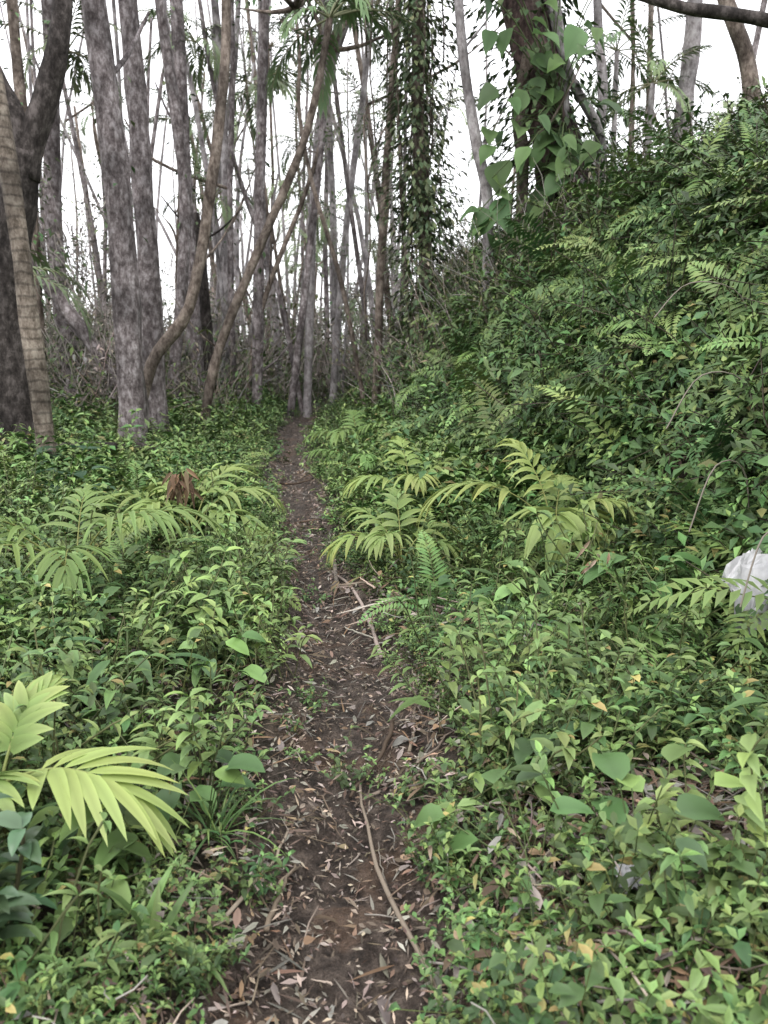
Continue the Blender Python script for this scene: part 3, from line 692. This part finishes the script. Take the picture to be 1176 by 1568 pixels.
def dead(x,y,dz,s,c,n=6):
    mb=MB(); p=at(x,y,dz)
    for i in range(n):
        leaf(mb,p+Vector((G(0,.04),G(0,.04),G(0,.04))),Vector((G(0,.6),G(0,.4),-1)),Vector((0,-1,.3)),s*U(.6,1.1),s*.14,vary(c,.4),.2,.8,5,'lan',0,None,.2)
    mb.build('dead_leaf',[M_DRY])
dead(-1.38,5.35,.62,.2,(.24,.16,.10),30)
dead(1.06,3.9,.42,.13,(.34,.25,.17),5)
dead(1.35,3.0,.25,.12,(.4,.27,.09),3)
def stick(x0,y0,x1,y1,r,c,lift=.012,r1=None,name='fallen_stick',mat=None):
    L=math.hypot(x1-x0,y1-y0); j=min(.006,.02*L)
    mb=MB(); K=9; pts=[]; bw=G(0,.035)*L
    for i in range(K+1):
        t=i/K; o=math.sin(t*3.14)*bw; x=x0+(x1-x0)*t+G(0,j)+o; y=y0+(y1-y0)*t+G(0,j); pts.append(Vector((x,y,H(x,y)+lift+r*.6)))
    if L<.5:
        a,b=pts[0],pts[-1]; zm=max(p.z-(a.z+(b.z-a.z)*i/K) for i,p in enumerate(pts))
        for i,p in enumerate(pts): p.z=a.z+(b.z-a.z)*i/K+zm*.8
    else:
        for _ in range(3):
            for i in range(1,K): pts[i].z=max(pts[i].z,(pts[i-1].z+pts[i+1].z)/2)
    tube(mb,pts,[r+((r1 or r*.6)-r)*i/K for i in range(K+1)],7,c,0,.3); mb.build(name,[mat or M_DRY])
T1=(.2,.16,.125)
stick(.16,1.78,-.10,2.75,.009,T1); stick(.0,4.0,-.36,5.3,.013,(.24,.2,.17)); stick(-.28,4.9,-.38,6.0,.018,(.3,.26,.22))
stick(.1,2.95,.14,3.7,.007,(.3,.24,.18)); stick(-.46,2.0,-.34,2.5,.007,(.3,.25,.19)); stick(-.34,2.05,-.29,2.35,.009,(.28,.22,.16))
stick(.04,3.15,-.13,2.7,.01,(.1,.07,.05)); stick(-.7,1.75,-.3,2.35,.006,(.16,.12,.08)); stick(.3,1.9,.55,1.5,.007,T1)
stick(-.1,2.65,.3,2.95,.007,T1); stick(.5,1.75,1.3,2.0,.012,(.12,.085,.05))
stick(-4.0,8.0,-2.5,8.7,.075,T1,.2,.05,'fallen_log',B_DARK)
for _ in range(50):
    y=U(1.5,7); x=pc(y)+G(0,.17); a=U(0,6.28); l=U(.05,.24); stick(x,y,x+math.cos(a)*l,y+math.sin(a)*l,U(.0015,.0045),vary(random.choice([(.32,.27,.21),(.2,.15,.11),(.12,.085,.06)]),.3),.003,.0015,'trail_twig')
for _ in range(26):
    x=.3+G(0,.22); y=4.4+G(0,.22); a=U(0,6.28); l=U(.1,.35); stick(x,y,x+math.cos(a)*l,y+math.sin(a)*l*.7,U(.003,.008),vary((.36,.31,.25),.3),U(.01,.08),.003,'palm_frond_debris')
for _ in range(18):
    x=.95+G(0,.3); y=2.3+G(0,.25); a=U(0,6.28); l=U(.1,.4); stick(x,y,x+math.cos(a)*l,y+math.sin(a)*l,U(.003,.006),vary((.33,.28,.23),.3),U(.02,.08),.002,'fallen_twig')
stick(-.55,3.2,-.62,3.6,.006,T1); stick(-.3,4.9,-.05,4.75,.009,T1); stick(-.9,2.8,-.4,3.1,.008,(.12,.09,.06))
stick(-1.2,8.2,-.6,8.6,.014,(.1,.07,.05)); stick(-.8,6.9,-.45,6.7,.012,(.1,.07,.05))
mb=MB()
for (x,y,s) in [(-.16,2.95,.09),(-.15,2.9,.06),(.05,2.35,.07),(.42,2.12,.09),(.5,2.3,.06),(-.12,2.45,.05),(.3,2.6,.05),(-.3,2.5,.04)]:
    leaf(mb,at(x,y,.012),Vector((U(-1,1),U(-1,1),.12)),Vector((G(0,.2),G(0,.2),1)),s,s*.6,vary((.28,.2,.13),.25),.1,.3,4,'st',0,None,.1)
mb.build('bark_chips',[M_DRY])
def crumple(name,p,sx,sy,drop,seed):
    mb=MB(); n=24
    rg=lambda v:1-abs(noise.noise(v))*2
    for j in range(n+1):
        for i in range(n+1):
            u=i/n-.5; v=j/n-.5
            bow=1+.25*noise.noise(Vector((math.atan2(v,u)*1.1,seed,0)))
            q=Vector((u*sx*bow,v*sy*bow,0)); A=Vector((u*3.2,v*3.2,seed))
            q.x+=noise.noise(A*1.3+Vector((5,0,0)))*.22*sx; q.y+=noise.noise(A*1.3+Vector((0,9,0)))*.22*sy
            q.z=(rg(A)*.22+rg(A*2.1)*.10)*sx-drop*sx*(max(0,abs(u)-.2)*1.6+max(0,-v-.1)*2.6)
            mb.v.append(p+q); mb.c.append((.7,.7,.72))
    for j in range(n):
        for i in range(n):
            a=j*(n+1)+i; mb.f.append((a,a+1,a+n+2,a+n+1)); mb.m.append(0)
    mb.build(name,[M_WHITE],None,False)
crumple('plastic_bag',Vector((1.74,3.55,H(1.74,3.55)+.42)),.30,.26,1.0,2)
crumple('paper_scrap',at(.68,1.95,.13),.085,.06,.4,7)
mb=MB()
for (x,y,dx,h) in [(2.0,4.2,-.5,.9),(2.2,4.6,-.7,.8),(1.9,3.6,-.4,.8),(2.4,5.2,-.8,.6)]:
    p=at(x,y); P=smooth([p,p+Vector((dx*.2,-.1,h*.7)),p+Vector((dx*.7,-.3,h*.8)),p+Vector((dx,-.4,h*.45))],5); tube(mb,P,[.004]*len(P),4,(.35,.31,.25),0,0,False)
mb.build('dry_stems',[M_DRY])

# ---------------------------------------------------------------- light, sky, camera
w=bpy.data.worlds.new('World'); scene.world=w; w.use_nodes=True; nt=w.node_tree; nt.nodes.clear()
o=nt.nodes.new('ShaderNodeOutputWorld'); bg=nt.nodes.new('ShaderNodeBackground'); sk=nt.nodes.new('ShaderNodeTexSky')
sk.sky_type='NISHITA'; sk.sun_disc=False; sk.sun_elevation=math.radians(58); sk.sun_rotation=math.radians(200); sk.dust_density=3
mx=nt.nodes.new('ShaderNodeMix'); mx.data_type='RGBA'; mx.inputs[0].default_value=.87; mx.inputs[7].default_value=(17.2,17.2,17.5,1)
nt.links.new(sk.outputs[0],mx.inputs[6]); nt.links.new(mx.outputs[2],bg.inputs[0]); bg.inputs[1].default_value=.15; nt.links.new(bg.outputs[0],o.inputs[0])
sl=bpy.data.lights.new('sun','SUN'); sl.energy=1.3; sl.angle=math.radians(20); sl.color=(1,.97,.92)
so=bpy.data.objects.new('sun',sl); scene.collection.objects.link(so)
az=math.radians(200); el=math.radians(58)
sd=Vector((math.sin(az)*math.cos(el),math.cos(az)*math.cos(el),math.sin(el)))
so.rotation_euler=sd.to_track_quat('Z','Y').to_euler()
cam=bpy.data.cameras.new('camera'); co=bpy.data.objects.new('camera',cam); scene.collection.objects.link(co)
co.location=(0,0,EYE); co.rotation_euler=(math.radians(80),0,0)
cam.sensor_fit='VERTICAL'; cam.sensor_height=36; cam.sensor_width=27; cam.lens=18/math.tan(math.radians(33)); cam.clip_end=600; cam.clip_start=.05
cam.dof.use_dof=True; cam.dof.focus_distance=3.9; cam.dof.aperture_fstop=3.4
scene.camera=co
scene.view_settings.view_transform='Standard'; scene.view_settings.look='None'; scene.view_settings.exposure=0
